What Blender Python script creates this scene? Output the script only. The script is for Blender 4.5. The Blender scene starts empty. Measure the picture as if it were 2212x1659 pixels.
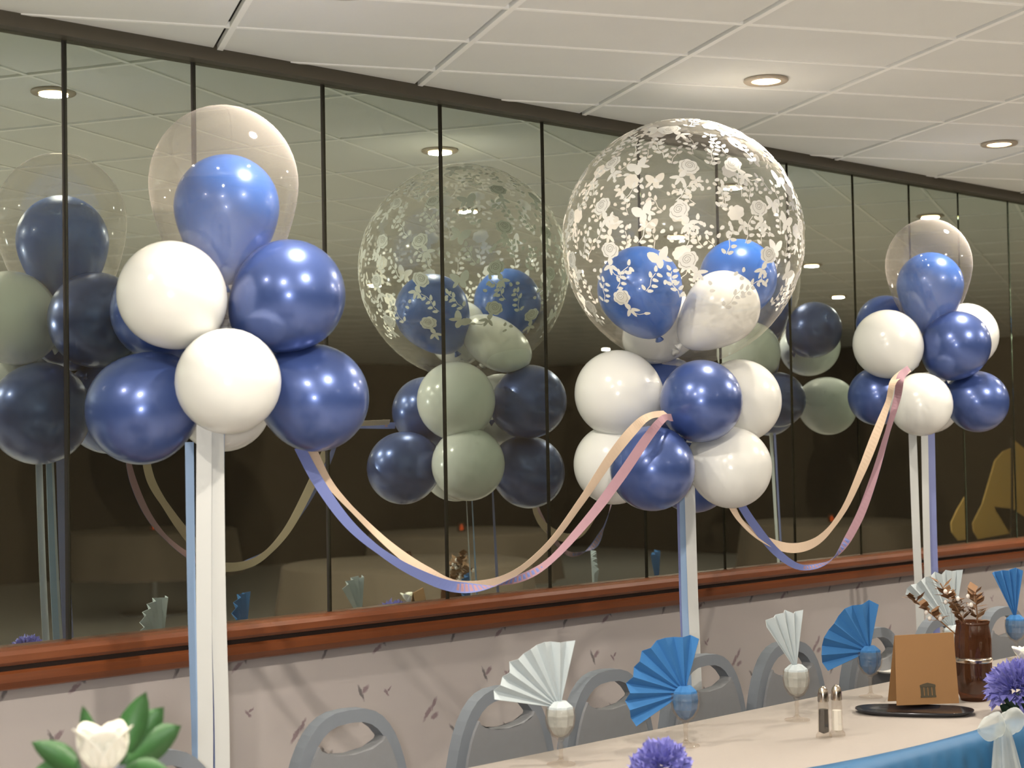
import bpy, bmesh, math, random
from mathutils import Vector, Matrix, Quaternion
random.seed(7)
S = bpy.context.scene
COL = S.collection
PI = math.pi

# ------------------------------------------------------------------ camera
FPX, W, H = 3500.0, 2212.0, 1659.0
OM, PIT, ROL = 0.8129185, 0.0335376, 0.0174941
CAMP = Vector((0.0, -3.53387, 1.5))
_R = Vector((math.sin(OM), -math.cos(OM), 0)); _Y = Vector((math.cos(OM), math.sin(OM), 0)); _Z = Vector((0, 0, 1))
FW = _Y * math.cos(PIT) + _Z * math.sin(PIT)
_U = _Z * math.cos(PIT) - _Y * math.sin(PIT)
RT = _R * math.cos(ROL) - _U * math.sin(ROL)
UP = _U * math.cos(ROL) + _R * math.sin(ROL)
cd = bpy.data.cameras.new('camera'); cam = bpy.data.objects.new('camera', cd); COL.objects.link(cam)
cd.sensor_width = 36; cd.lens = FPX / W * 36; cd.clip_start = .05; cd.clip_end = 200
cam.matrix_world = Matrix(((RT.x, UP.x, -FW.x, CAMP.x), (RT.y, UP.y, -FW.y, CAMP.y), (RT.z, UP.z, -FW.z, CAMP.z), (0, 0, 0, 1)))
cd.dof.use_dof = True; cd.dof.focus_distance = 4.6; cd.dof.aperture_fstop = 4.5
S.camera = cam
# ------------------------------------------------------------------ world, flash, exposure
wd = bpy.data.worlds.new('world'); S.world = wd; wd.use_nodes = True
wd.node_tree.nodes['Background'].inputs[0].default_value = (.02, .018, .015, 1)
fl = bpy.data.lights.new('camera_flash', 'POINT'); fl.energy = 130; fl.color = (1.0, .985, .95); fl.shadow_soft_size = .05
flo = bpy.data.objects.new('camera_flash', fl); COL.objects.link(flo); flo.location = CAMP - RT * .07 + UP * .02 - FW * .03
S.view_settings.view_transform = 'Standard'; S.view_settings.look = 'None'
S.view_settings.exposure = 0.0; S.view_settings.gamma = 1.0; S.view_settings.use_curve_mapping = False
S.cycles.transparent_max_bounces = 14; S.cycles.max_bounces = 7; S.cycles.glossy_bounces = 3
S.cycles.use_adaptive_sampling = True; S.cycles.adaptive_threshold = .09; S.cycles.adaptive_min_samples = 12
S.cycles.sample_clamp_indirect = 4.0
LAMP_W = 7.0      # watts of each lamp along the mirrors; the added second row takes more
CEIL = 2.511; LEDGE = 1.04

def pray(x, y): return FW + RT * ((x - W / 2) / FPX) + UP * ((H / 2 - y) / FPX)
def atZ(x, y, d): return CAMP + pray(x, y) * d            # point at a depth
def aty(x, y, yy): r = pray(x, y); return CAMP + r * ((yy - CAMP.y) / r.y)   # on a plane parallel to the mirror wall
def atz(x, y, zz): r = pray(x, y); return CAMP + r * ((zz - CAMP.z) / r.z)   # on a horizontal plane

# ------------------------------------------------------------------ materials
def mat(name, col, rough=.5, metal=0., spec=.5, coat=0., crough=.08, sheen=0., noise=None, bump=None, emit=None, sub=0.):
    m = bpy.data.materials.new(name); m.use_nodes = True; nt = m.node_tree; b = nt.nodes['Principled BSDF']
    b.inputs['Base Color'].default_value = (*col, 1); b.inputs['Roughness'].default_value = rough
    b.inputs['Metallic'].default_value = metal; b.inputs['Specular IOR Level'].default_value = spec
    b.inputs['Coat Weight'].default_value = coat; b.inputs['Coat Roughness'].default_value = crough
    b.inputs['Sheen Weight'].default_value = sheen
    if sub: b.inputs['Subsurface Weight'].default_value = sub; b.inputs['Subsurface Radius'].default_value = (.03, .03, .03)
    if emit:
        b.inputs['Emission Color'].default_value = (*emit[0], 1); b.inputs['Emission Strength'].default_value = emit[1]
    if noise or bump:
        tc = nt.nodes.new('ShaderNodeTexCoord'); n = nt.nodes.new('ShaderNodeTexNoise')
        nt.links.new(tc.outputs['Object'], n.inputs['Vector']); n.inputs['Detail'].default_value = 4
        n.inputs['Scale'].default_value = (noise or bump)[0]
        if noise:
            mx = nt.nodes.new('ShaderNodeMixRGB'); mx.inputs[1].default_value = (*col, 1); mx.inputs[2].default_value = (*noise[1], 1)
            nt.links.new(n.outputs['Fac'], mx.inputs[0]); nt.links.new(mx.outputs[0], b.inputs['Base Color'])
        if bump:
            bp = nt.nodes.new('ShaderNodeBump'); bp.inputs['Strength'].default_value = bump[1]; bp.inputs['Distance'].default_value = .01
            nt.links.new(n.outputs['Fac'], bp.inputs['Height']); nt.links.new(bp.outputs[0], b.inputs['Normal'])
    return m

def clear_mat(name, tint, haze, hazecol, rough=.03, ior=1.45, rim=0):
    """thin clear skin: transparent with fresnel gloss and a little milkiness"""
    m = bpy.data.materials.new(name); m.use_nodes = True; nt = m.node_tree; nt.nodes.remove(nt.nodes['Principled BSDF'])
    out = nt.nodes['Material Output']
    tr = nt.nodes.new('ShaderNodeBsdfTransparent'); tr.inputs[0].default_value = (*tint, 1)
    df = nt.nodes.new('ShaderNodeBsdfDiffuse'); df.inputs[0].default_value = (*hazecol, 1)
    gl = nt.nodes.new('ShaderNodeBsdfGlossy'); gl.inputs['Roughness'].default_value = rough; gl.inputs[0].default_value = (1, 1, 1, 1)
    fr = nt.nodes.new('ShaderNodeFresnel'); fr.inputs[0].default_value = ior
    m1 = nt.nodes.new('ShaderNodeMixShader'); m1.inputs[0].default_value = haze
    m2 = nt.nodes.new('ShaderNodeMixShader')
    if rim:      # a skin is seen through more of its thickness at a grazing angle
        lw = nt.nodes.new('ShaderNodeLayerWeight'); lw.inputs[0].default_value = .5
        pw = nt.nodes.new('ShaderNodeMath'); pw.operation = 'POWER'; pw.inputs[1].default_value = 5; nt.links.new(lw.outputs['Facing'], pw.inputs[0])
        ml = nt.nodes.new('ShaderNodeMath'); ml.operation = 'MULTIPLY_ADD'; ml.inputs[1].default_value = rim; ml.inputs[2].default_value = haze
        nt.links.new(pw.outputs[0], ml.inputs[0]); nt.links.new(ml.outputs[0], m1.inputs[0])
    nt.links.new(tr.outputs[0], m1.inputs[1]); nt.links.new(df.outputs[0], m1.inputs[2])
    if rim: m2.inputs[0].default_value = .055
    else: nt.links.new(fr.outputs[0], m2.inputs[0])
    nt.links.new(m1.outputs[0], m2.inputs[1]); nt.links.new(gl.outputs[0], m2.inputs[2])
    nt.links.new(m2.outputs[0], out.inputs[0])
    return m

def mirror_mat():
    m = bpy.data.materials.new('smoked_mirror'); m.use_nodes = True; nt = m.node_tree; nt.nodes.remove(nt.nodes['Principled BSDF'])
    g = nt.nodes.new('ShaderNodeBsdfGlossy'); g.inputs['Roughness'].default_value = .006; g.inputs[0].default_value = (.58, .655, .59, 1)
    d = nt.nodes.new('ShaderNodeBsdfDiffuse'); d.inputs[0].default_value = (.26, .21, .13, 1)
    mx = nt.nodes.new('ShaderNodeMixShader'); mx.inputs[0].default_value = .09
    nt.links.new(g.outputs[0], mx.inputs[1]); nt.links.new(d.outputs[0], mx.inputs[2]); nt.links.new(mx.outputs[0], nt.nodes['Material Output'].inputs[0])
    return m

def wallpaper_mat():
    """pinkish grey paper with sparse printed sprigs"""
    m = bpy.data.materials.new('wallpaper'); m.use_nodes = True; nt = m.node_tree; L = nt.links; N = nt.nodes
    b = N['Principled BSDF']; b.inputs['Roughness'].default_value = .75
    tc = N.new('ShaderNodeTexCoord'); sep = N.new('ShaderNodeSeparateXYZ'); L.new(tc.outputs['Object'], sep.inputs[0])
    def wrap(o, size, off):
        a = N.new('ShaderNodeMath'); a.operation = 'ADD'; a.inputs[1].default_value = off; L.new(o, a.inputs[0])
        w = N.new('ShaderNodeMath'); w.operation = 'WRAP'; w.inputs[1].default_value = size; w.inputs[2].default_value = 0; L.new(a.outputs[0], w.inputs[0]); return w.outputs[0]
    cx = wrap(sep.outputs[0], .46, .05); cz = wrap(sep.outputs[2], .30, .02)
    cmb = N.new('ShaderNodeCombineXYZ'); L.new(cx, cmb.inputs[0]); L.new(cz, cmb.inputs[1])
    ns = N.new('ShaderNodeTexNoise'); ns.inputs['Scale'].default_value = 90; L.new(tc.outputs['Object'], ns.inputs[0])
    vm = N.new('ShaderNodeVectorMath'); vm.operation = 'SCALE'; vm.inputs[3].default_value = .012; L.new(ns.outputs['Color'], vm.inputs[0])
    ad = N.new('ShaderNodeVectorMath'); ad.operation = 'ADD'; L.new(cmb.outputs[0], ad.inputs[0]); L.new(vm.outputs[0], ad.inputs[1])
    E_ = [(.060, .235, -65, .024, .005, 0), (.076, .243, 40, .016, .007, 1), (.150, .225, -50, .013, .004, 1), (.160, .233, 40, .010, .003, 1),
          (.300, .150, 50, .026, .007, 1), (.322, .172, 60, .020, .006, 1), (.325, .138, 20, .015, .008, 1), (.395, .090, -50, .022, .005, 0),
          (.405, .066, 60, .028, .006, 0), (.120, .050, 35, .020, .006, 1), (.140, .070, -60, .016, .005, 0)]
    g = None; p = None
    for (x, y, a, rx, ry, k) in E_:
        mp = N.new('ShaderNodeMapping'); mp.vector_type = 'TEXTURE'; mp.inputs['Location'].default_value = (x, y, 0)
        mp.inputs['Rotation'].default_value = (0, 0, math.radians(a)); mp.inputs['Scale'].default_value = (rx, ry, 1); L.new(ad.outputs[0], mp.inputs[0])
        ln = N.new('ShaderNodeVectorMath'); ln.operation = 'LENGTH'; L.new(mp.outputs[0], ln.inputs[0])
        mr = N.new('ShaderNodeMapRange'); mr.inputs[1].default_value = .6; mr.inputs[2].default_value = 1.25; mr.inputs[3].default_value = .75; mr.inputs[4].default_value = 0; L.new(ln.outputs['Value'], mr.inputs[0])
        cur = g if k == 0 else p
        if cur is None: o = mr.outputs[0]
        else:
            mxm = N.new('ShaderNodeMath'); mxm.operation = 'MAXIMUM'; L.new(cur, mxm.inputs[0]); L.new(mr.outputs[0], mxm.inputs[1]); o = mxm.outputs[0]
        if k == 0: g = o
        else: p = o
    n2 = N.new('ShaderNodeTexNoise'); n2.inputs['Scale'].default_value = 2.5; L.new(tc.outputs['Object'], n2.inputs[0])
    base = N.new('ShaderNodeMixRGB'); base.inputs[1].default_value = (.45, .40, .385, 1); base.inputs[2].default_value = (.38, .35, .34, 1); L.new(n2.outputs['Fac'], base.inputs[0])
    m1 = N.new('ShaderNodeMixRGB'); m1.inputs[2].default_value = (.06, .055, .06, 1); L.new(g, m1.inputs[0]); L.new(base.outputs[0], m1.inputs[1])
    m2 = N.new('ShaderNodeMixRGB'); m2.inputs[2].default_value = (.16, .10, .12, 1); L.new(p, m2.inputs[0]); L.new(m1.outputs[0], m2.inputs[1])
    L.new(m2.outputs[0], b.inputs['Base Color'])
    return m

def wood_mat():
    m = mat('ledge_wood', (.26, .085, .03), .32, spec=.5); nt = m.node_tree; b = nt.nodes['Principled BSDF']
    tc = nt.nodes.new('ShaderNodeTexCoord'); mp = nt.nodes.new('ShaderNodeMapping'); mp.inputs['Scale'].default_value = (2, 30, 60)
    n = nt.nodes.new('ShaderNodeTexNoise'); n.inputs['Scale'].default_value = 1.5; n.inputs['Detail'].default_value = 6
    cr = nt.nodes.new('ShaderNodeValToRGB'); cr.color_ramp.elements[0].color = (.12, .032, .011, 1); cr.color_ramp.elements[1].color = (.24, .075, .026, 1)
    nt.links.new(tc.outputs['Object'], mp.inputs[0]); nt.links.new(mp.outputs[0], n.inputs[0]); nt.links.new(n.outputs['Fac'], cr.inputs[0]); nt.links.new(cr.outputs[0], b.inputs['Base Color'])
    return m

M = dict(
    mirror=mirror_mat(), paper=wallpaper_mat(), wood=wood_mat(),
    dark=mat('dark_backing', (.03, .025, .02), .8), trim=mat('dark_trim', (.085, .072, .050), .6),
    groove=mat('ledge_groove_shade', (.03, .015, .01), .6),  # near black, puts the shade of the shadow gap into the colour
    tile=mat('ceiling_tile', (.80, .80, .76), .9, noise=(3, (.72, .72, .69)), bump=(60, .3)), bar=mat('ceiling_bar', (.95, .94, .9), .6),
    carpet=mat('carpet', (.66, .62, .57), .95, noise=(12, (.66, .61, .55))), farwall=mat('far_wall', (.05, .038, .026), .8, noise=(1.5, (.035, .025, .018))),
    lampring=mat('lamp_ring', (.45, .38, .3), .4), lampglow=mat('lamp_glow', (1, .8, .5), .5, emit=((1, .60, .27), 14)),
    white=mat('white_latex', (.73, .73, .70), .20, spec=.5, sub=.0), blue=mat('pearl_blue_latex', (.065, .11, .32), .30, metal=.45, spec=.6, coat=.6, crough=.15),
    blue_in=mat('royal_blue_latex', (.025, .115, .44), .3, metal=.1, spec=.5, coat=.2),
    clear=clear_mat('clear_latex', (.96, .94, .92), .09, (.80, .72, .66), .05, 1.22, .35), lace=clear_mat('lace_balloon_skin', (.97, .96, .94), .035, (.80, .74, .64), .05, 1.22, .22),
    print=mat('white_print', (.80, .79, .75), .5),
    print_line=mat('grey_print_line', (.42, .40, .36), .5),
    rib_w=mat('white_ribbon', (.60, .61, .60), .4), rib_b=mat('pale_blue_ribbon', (.30, .43, .64), .4), rib_v=mat('lavender_ribbon', (.22, .25, .50), .4),
    cream=mat('cream_crepe', (.60, .46, .34), .8), crepe_b=mat('blue_crepe', (.17, .21, .48), .8), mauve=mat('lamplit_blue_crepe', (.36, .21, .25), .8),  # mauve colours in how blue crepe looks under lamp light
    foil=mat('foil_weight', (.6, .6, .65), .25, metal=.9),
    chairpad=mat('chair_pad', (.20, .21, .225), .85, noise=(40, (.19, .19, .20))), chairband=mat('chair_band', (.17, .19, .22), .6), chairleg=mat('chair_leg', (.10, .07, .05), .4),
    cloth=mat('table_linen', (.36, .32, .29), .8, bump=(9, .25)), board=mat('table_board', (.3, .2, .12), .6), steel=mat('steel', (.5, .5, .5), .3, metal=.9),
    skirt=mat('blue_skirt', (.022, .13, .29), .6), nap_w=mat('white_napkin', (.48, .535, .56), .8), nap_b=mat('blue_napkin', (.035, .165, .41), .8),
    glass=clear_mat('goblet_glass', (.94, .92, .89), .03, (.6, .5, .45), .02, 1.35, .25),
    tulle=clear_mat('tulle', (.9, .92, .92), .30, (.74, .79, .79), .5, 1.02, .3),
    card=mat('tan_card', (.30, .155, .058), .7), ink=mat('dark_ink', (.07, .055, .03), .6), tray=mat('black_tray', (.012, .012, .016), .25, coat=.4),
    amber=clear_mat('amber_glass', (.42, .20, .09), .35, (.16, .065, .03), .05, 1.5, .2), dried=mat('dried_sprig', (.22, .11, .045), .7), bead=mat('glass_bead', (.8, .75, .7), .08, coat=.5),
    salt=mat('salt', (.9, .88, .82), .9), pepper=mat('pepper', (.05, .045, .04), .9), chrome=mat('chrome', (.7, .6, .5), .2, metal=1),
    rose=mat('white_rose', (.86, .83, .72), .6, sub=.0), leaf=mat('rose_leaf', (.035, .12, .03), .5), leafd=mat('dark_leaf', (.012, .04, .02), .6),
    carn=mat('violet_carnation', (.16, .16, .52), .8, noise=(60, (.32, .31, .68))), china=mat('white_china', (.85, .82, .76), .2, coat=.5),
    sail=mat('yellow_sail', (.72, .40, .09), .7, noise=(5, (.55, .36, .12))), hull=mat('dark_hull', (.03, .02, .015), .4),
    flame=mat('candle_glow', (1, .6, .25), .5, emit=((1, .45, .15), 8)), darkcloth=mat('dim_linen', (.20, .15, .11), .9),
)

for k in ('lampglow', 'flame'): M[k].cycles.emission_sampling = 'NONE'
# ------------------------------------------------------------------ helpers
def link(name, me, m, parent=None, loc=None, rz=None):
    o = bpy.data.objects.new(name, me); COL.objects.link(o)
    if m is not None and not me.materials:
        for k in (m if isinstance(m, (list, tuple)) else [m]): me.materials.append(M[k])
    if parent: o.parent = parent
    if loc is not None: o.location = loc
    if rz is not None: o.rotation_euler = (0, 0, rz)
    return o
def from_bm(name, bm, m, parent=None, loc=None, rz=None, smooth=False):
    me = bpy.data.meshes.new(name); bmesh.ops.recalc_face_normals(bm, faces=bm.faces); bm.to_mesh(me); bm.free()
    if smooth:
        for p in me.polygons: p.use_smooth = True
    return link(name, me, m, parent, loc, rz)
def tag(o, label, cat, group=None):
    o['label'] = label; o['category'] = cat
    if group: o['group'] = group
    return o
def struct(o, label=None, cat=None):
    o['kind'] = 'structure'
    if label: o['label'] = label
    if cat: o['category'] = cat
    return o
def empty(name, loc, rz=0):
    o = bpy.data.objects.new(name, None); COL.objects.link(o); o.location = loc; o.rotation_euler = (0, 0, rz); o.empty_display_size = .05; return o
def copy_tree(o, parent=None):
    c = o.copy(); COL.objects.link(c); c.parent = parent
    for ch in [x for x in bpy.data.objects if x.parent == o]: copy_tree(ch, c)
    return c
def box(bm, x0, x1, y0, y1, z0, z1, mi=0):
    v = [bm.verts.new(c) for c in ((x0, y0, z0), (x1, y0, z0), (x1, y1, z0), (x0, y1, z0), (x0, y0, z1), (x1, y0, z1), (x1, y1, z1), (x0, y1, z1))]
    for f in ((3, 2, 1, 0), (4, 5, 6, 7), (0, 1, 5, 4), (1, 2, 6, 5), (2, 3, 7, 6), (3, 0, 4, 7)):
        bm.faces.new([v[i] for i in f]).material_index = mi
def prism(bm, pts, vec, mi=0):
    """closed polygon (3d points) extruded along vec"""
    vec = Vector(vec); a = [bm.verts.new(p) for p in pts]; b = [bm.verts.new(Vector(p) + vec) for p in pts]; n = len(pts)
    bm.faces.new(a).material_index = mi; bm.faces.new(b[::-1]).material_index = mi
    for i in range(n): bm.faces.new((a[i], b[i], b[(i + 1) % n], a[(i + 1) % n])).material_index = mi
def solid(bm, t):
    bm.normal_update(); bmesh.ops.solidify(bm, geom=bm.faces[:], thickness=t)
def lathe(bm, prof, n=24, cx=0, cy=0):
    rings = []
    for (r, z) in prof:
        if r < 1e-6: rings.append([bm.verts.new((cx, cy, z))])
        else: rings.append([bm.verts.new((cx + r * math.cos(2 * PI * i / n), cy + r * math.sin(2 * PI * i / n), z)) for i in range(n)])
    for a, b in zip(rings, rings[1:]):
        for i in range(n):
            j = (i + 1) % n
            if len(a) == 1 and len(b) == 1: break
            if len(a) == 1: bm.faces.new((a[0], b[j], b[i]))
            elif len(b) == 1: bm.faces.new((a[i], a[j], b[0]))
            else: bm.faces.new((a[i], a[j], b[j], b[i]))
def tube(bm, pts, r, n=8):
    pts = [Vector(p) for p in pts]; rings = []
    for i, p in enumerate(pts):
        t = (pts[min(i + 1, len(pts) - 1)] - pts[max(i - 1, 0)]).normalized()
        a = t.cross(Vector((0, 0, 1)) if abs(t.z) < .9 else Vector((1, 0, 0))).normalized(); b = t.cross(a)
        rr = r[i] if isinstance(r, (list, tuple)) else r
        rings.append([bm.verts.new(p + a * rr * math.cos(2 * PI * k / n) + b * rr * math.sin(2 * PI * k / n)) for k in range(n)])
    for a, b in zip(rings, rings[1:]):
        for k in range(n): bm.faces.new((a[k], a[(k + 1) % n], b[(k + 1) % n], b[k]))
    bm.faces.new(rings[0][::-1]); bm.faces.new(rings[-1])
def spline(P, n=10):
    P = [Vector(p) for p in P]; Q = [P[0] * 2 - P[1]] + P + [P[-1] * 2 - P[-2]]; out = []
    for i in range(1, len(Q) - 2):
        for k in range(n):
            t = k / n; a, b, c, d = Q[i - 1:i + 3]
            out.append(.5 * ((2 * b) + (c - a) * t + (2 * a - 5 * b + 4 * c - d) * t * t + (3 * b - a - 3 * c + d) * t ** 3))
    out.append(P[-1]); return out
def view_rz(p):
    """turn about z that sets local x to the right as seen from the room, local y away"""
    v = Vector(p) - CAMP; return math.atan2(-v.x, v.y)

# ------------------------------------------------------------------ the room shell
X0, X1, Y1 = -4.0, 16.0, -13.0
bm = bmesh.new(); box(bm, X0, X1, Y1, .15, -.1, 0); struct(from_bm('floor', bm, 'carpet'), 'beige carpeted floor of the function room', 'floor')
bm = bmesh.new(); box(bm, X0, X1, .012, .15, 0, LEDGE - .02, 0); box(bm, X0, X1, .012, .15, LEDGE - .02, 2.7, 1)
wall = struct(from_bm('wall_back', bm, ['paper', 'dark']), 'wall with sprigged wallpaper below and smoked mirror panels above', 'wall')
bm = bmesh.new(); box(bm, X0, X1, Y1 - .15, Y1, 0, 2.7); struct(from_bm('wall_front', bm, 'farwall'), 'dark far wall of the room', 'wall')
bm = bmesh.new(); box(bm, X0 - .15, X0, Y1, .15, 0, 2.7); struct(from_bm('wall_left', bm, 'farwall'), 'dark left wall of the room', 'wall')
bm = bmesh.new(); box(bm, X1, X1 + .15, Y1, .15, 0, 2.7); struct(from_bm('wall_right', bm, 'farwall'), 'dark right wall of the room', 'wall')
bm = bmesh.new(); box(bm, X0, X1, Y1, .15, CEIL + .02, CEIL + .1)
ceil = struct(from_bm('ceiling', bm, 'dark'), 'suspended ceiling of long pale tiles with white bars', 'ceiling')

# ceiling tiles: long joints every .605 m at 64.5 deg to the wall, cross joints every .33 m
ta = math.radians(64.5); tb = Vector((math.cos(ta), math.sin(ta), 0)); tn = Vector((math.sin(ta), -math.cos(ta), 0))   # along / across the long joints
TS, TA = .605, .33; oB, oA = 2.09, .40
def tp(s, t): return tn * s + tb * t     # s across, t along
def clip(poly, axis, lim, keep_less):
    out = []
    for i in range(len(poly)):
        a, b = poly[i], poly[(i + 1) % len(poly)]; ia = (a[axis] < lim) == keep_less; ib = (b[axis] < lim) == keep_less
        if ia: out.append(a)
        if ia != ib: k = (lim - a[axis]) / (b[axis] - a[axis]); out.append(a + (b - a) * k)
    return out
def clip_room(poly):
    for ax, lim, less in ((1, -.035, True), (1, Y1 + .02, False), (0, X0 + .02, False), (0, X1 - .02, True)):
        poly = clip(poly, ax, lim, less)
        if len(poly) < 3: return []
    return poly
def tile_poly(i, j):
    s0 = oB + i * TS + .010; s1 = oB + (i + 1) * TS - .016; t0 = oA + j * TA + .006; t1 = oA + (j + 1) * TA - .006
    return [tp(s0, t0), tp(s1, t0), tp(s1, t1), tp(s0, t1)]
tiles = []
for i in range(-18, 32):
    for j in range(-75, 50):
        p = tile_poly(i, j); q = clip_room(p)
        if not q: continue
        c = sum(q, Vector()) / len(q); cut = sum((a - b).length for a, b in zip(p, q)) > 1e-6 if len(p) == len(q) else True
        tiles.append(((c - Vector((3.9, -.9, 0))).length, p, q, cut))
tiles.sort(key=lambda t: t[0])
bm = bmesh.new(); p0 = tile_poly(0, 0); c0 = sum(p0, Vector()) / 4; prism(bm, [p - c0 for p in p0], (0, 0, .018)); tile_me = None
rest = bmesh.new()
for k, (dd, p, q, cut) in enumerate(tiles):
    if k < 290:
        if not cut:
            c = sum(p, Vector()) / 4
            if tile_me is None: o = from_bm('ceiling_tile', bm, 'tile', ceil, (c.x, c.y, CEIL)); tile_me = o.data
            else: link('ceiling_tile', tile_me, None, ceil, (c.x, c.y, CEIL))
        else:
            c = sum(q, Vector()) / len(q); b2 = bmesh.new(); prism(b2, [v - c for v in q], (0, 0, .018)); from_bm('ceiling_tile', b2, 'tile', ceil, (c.x, c.y, CEIL))
    else: prism(rest, [Vector((v.x, v.y, CEIL)) for v in q], (0, 0, .018))
o = from_bm('ceiling_tile_field', rest, 'tile', ceil); o['kind'] = 'stuff'; o['label'] = 'pale ceiling tiles further off'
# bars between the tiles
def bar(name, poly, z):
    q = clip_room(poly)
    if not q: return
    b2 = bmesh.new(); prism(b2, [Vector((v.x, v.y, z)) for v in q], (0, 0, .014)); from_bm(name, b2, 'bar', ceil)
for i in range(-18, 32):
    s = oB + i * TS; bar('ceiling_runner', [tp(s - .006, -25), tp(s + .010, -25), tp(s + .010, 25), tp(s - .006, 25)], CEIL - .004)
for j in range(-75, 50):
    t = oA + j * TA; bar('ceiling_cross_bar', [tp(-12, t - .006), tp(24, t - .006), tp(24, t + .006), tp(-12, t + .006)], CEIL - .003)
# dark strip where the ceiling meets the mirror, and the wooden ledge below the mirror
bm = bmesh.new(); box(bm, X0, X1, -.034, .012, CEIL - .034, CEIL + .02); struct(from_bm('trim_1', bm, 'trim'), 'dark strip along the top of the mirrors', 'trim')
def ledge_prof(bm, pts, mi):
    prism(bm, [Vector((X0, y, z)) for (y, z) in pts], (X1 - X0, 0, 0), mi)
bm = bmesh.new()
ledge_prof(bm, [(.012, LEDGE - .05), (.012, LEDGE), (-.030, LEDGE + .001), (-.046, LEDGE - .004), (-.052, LEDGE - .014), (-.050, LEDGE - .030), (-.042, LEDGE - .038), (-.03, LEDGE - .04)], 0)
ledge_prof(bm, [(.012, LEDGE - .056), (.012, LEDGE - .04), (-.026, LEDGE - .04), (-.026, LEDGE - .056)], 1)
ledge_prof(bm, [(.012, LEDGE - .098), (.012, LEDGE - .052), (-.030, LEDGE - .052), (-.038, LEDGE - .058), (-.034, LEDGE - .078), (-.022, LEDGE - .094), (-.014, LEDGE - .098)], 0)
struct(from_bm('trim_2', bm, ['wood', 'groove']), 'reddish brown wooden ledge moulding under the mirrors', 'trim')
bm = bmesh.new(); box(bm, X0, X1, -.02, .012, 0, .12); struct(from_bm('baseboard_back', bm, 'wood'), 'wooden baseboard of the papered wall', 'baseboard')

# smoked mirror panels
jx = [aty(x, y, 0).x for (x, y) in ((143, 720), (423, 700), (704, 730), (958, 737), (1179, 745), (1387, 750), (1556, 755), (1708, 760), (1850, 760), (1972, 780), (2078, 780), (2186, 790))]
jx = [jx[0] - .42 * k for k in range(12, 0, -1)] + jx + [jx[-1] + .43 * k for k in range(1, 21)]
for a, b in zip(jx, jx[1:]):
    if a < X0 or b > X1: continue
    w = (b - a) / 2 - .006; h = (CEIL - .034 - LEDGE) / 2
    bm = bmesh.new()
    f = [(-w, .01, -h), (w, .01, -h), (w, .01, h), (-w, .01, h)]; e = .0015
    g = [(-w + e, 0, -h), (w - e, 0, -h), (w - e, 0, h), (-w + e, 0, h)]
    va = [bm.verts.new(p) for p in f]; vb = [bm.verts.new(p) for p in g]
    bm.faces.new(va[::-1]); bm.faces.new(vb)
    for i in range(4): bm.faces.new((va[i], va[(i + 1) % 4], vb[(i + 1) % 4], vb[i]))
    o = from_bm('mirror_panel', bm, 'mirror', wall, ((a + b) / 2, 0, LEDGE + h))
    o.rotation_euler = (random.uniform(-.0006, .0006), 0, random.uniform(-.0012, .0012))

# ------------------------------------------------------------------ recessed ceiling lamps
LAMPS = [(.74, -.66), (2.21, -.68), (3.69, -.71), (5.16, -.60), (6.63, -.6), (8.1, -.6), (.9, -1.7), (2.15, -1.75), (4.75, -1.75), (6.2, -1.8), (7.95, -2.24), (9.95, -3.46), (6.5, -4.6), (8.5, -5.2), (11.5, -6.2), (13.5, -9.2), (3.2, -4.4)]  # second row is added out of view, to light the ceiling by bounce
LNAMES = ['round recessed ceiling lamp over the wall left of the frame', 'round recessed ceiling lamp just above the top edge, left', 'round recessed ceiling lamp above the rose-printed balloon', 'round recessed ceiling lamp at the right edge of the photo',
          'ceiling lamp over the wall right of the frame', 'farthest ceiling lamp of the row along the mirrors', 'added unseen ceiling lamp of the second row, left of the frame', 'added unseen ceiling lamp of the second row above the left bouquet', 'added unseen ceiling lamp of the second row above the right bouquet',
          'added unseen ceiling lamp of the second row, right of the frame', 'ceiling lamp mirrored just right of the rose-printed balloon', 'small ceiling lamp mirrored above the reflected right bouquet', 'small ceiling lamp mirrored at the left rim of the reflected printed balloon', 'small ceiling lamp deep in the mirrored room, middle',
          'tiny ceiling lamp deep in the mirrored room, right', 'tiniest ceiling lamp at the far end of the mirrored room', 'ceiling lamp of the mirrored room behind the left bouquet']
def ring_mesh():
    bm = bmesh.new(); lathe(bm, [(.042, -.004), (.060, -.006), (.064, -.002), (.062, .003), (.042, .003), (.042, -.004)], 28); return bm
def glow_mesh():
    bm = bmesh.new(); lathe(bm, [(0, -.008), (.02, -.0075), (.034, -.0055), (.0415, -.001), (.0415, .002), (0, .002)], 28); return bm
lamp0 = None
for k, (x, y) in enumerate(LAMPS):
    if lamp0 is None:
        lamp0 = empty('ceiling_lamp', (x, y, CEIL - .004)); from_bm('trim_ring', ring_mesh(), 'lampring', lamp0, smooth=True); from_bm('lamp_lens', glow_mesh(), 'lampglow', lamp0, smooth=True); o = lamp0
    else: o = copy_tree(lamp0); o.location = (x, y, CEIL - .004)
    tag(o, LNAMES[k], 'lamp', 'recessed ceiling lamps')
    if y < -2 or x > 7: continue          # far ones only glow
    li = bpy.data.lights.new('lamp_light', 'AREA'); li.shape = 'DISK'; li.size = .080; li.color = (1, .91, .78)
    li.energy = LAMP_W if y > -1 else LAMP_W * 3  # added second row burns stronger than the row along the mirrors
    lo = bpy.data.objects.new('lamp_light', li); COL.objects.link(lo); lo.parent = o; lo.location = (0, 0, -.0095)

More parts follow.
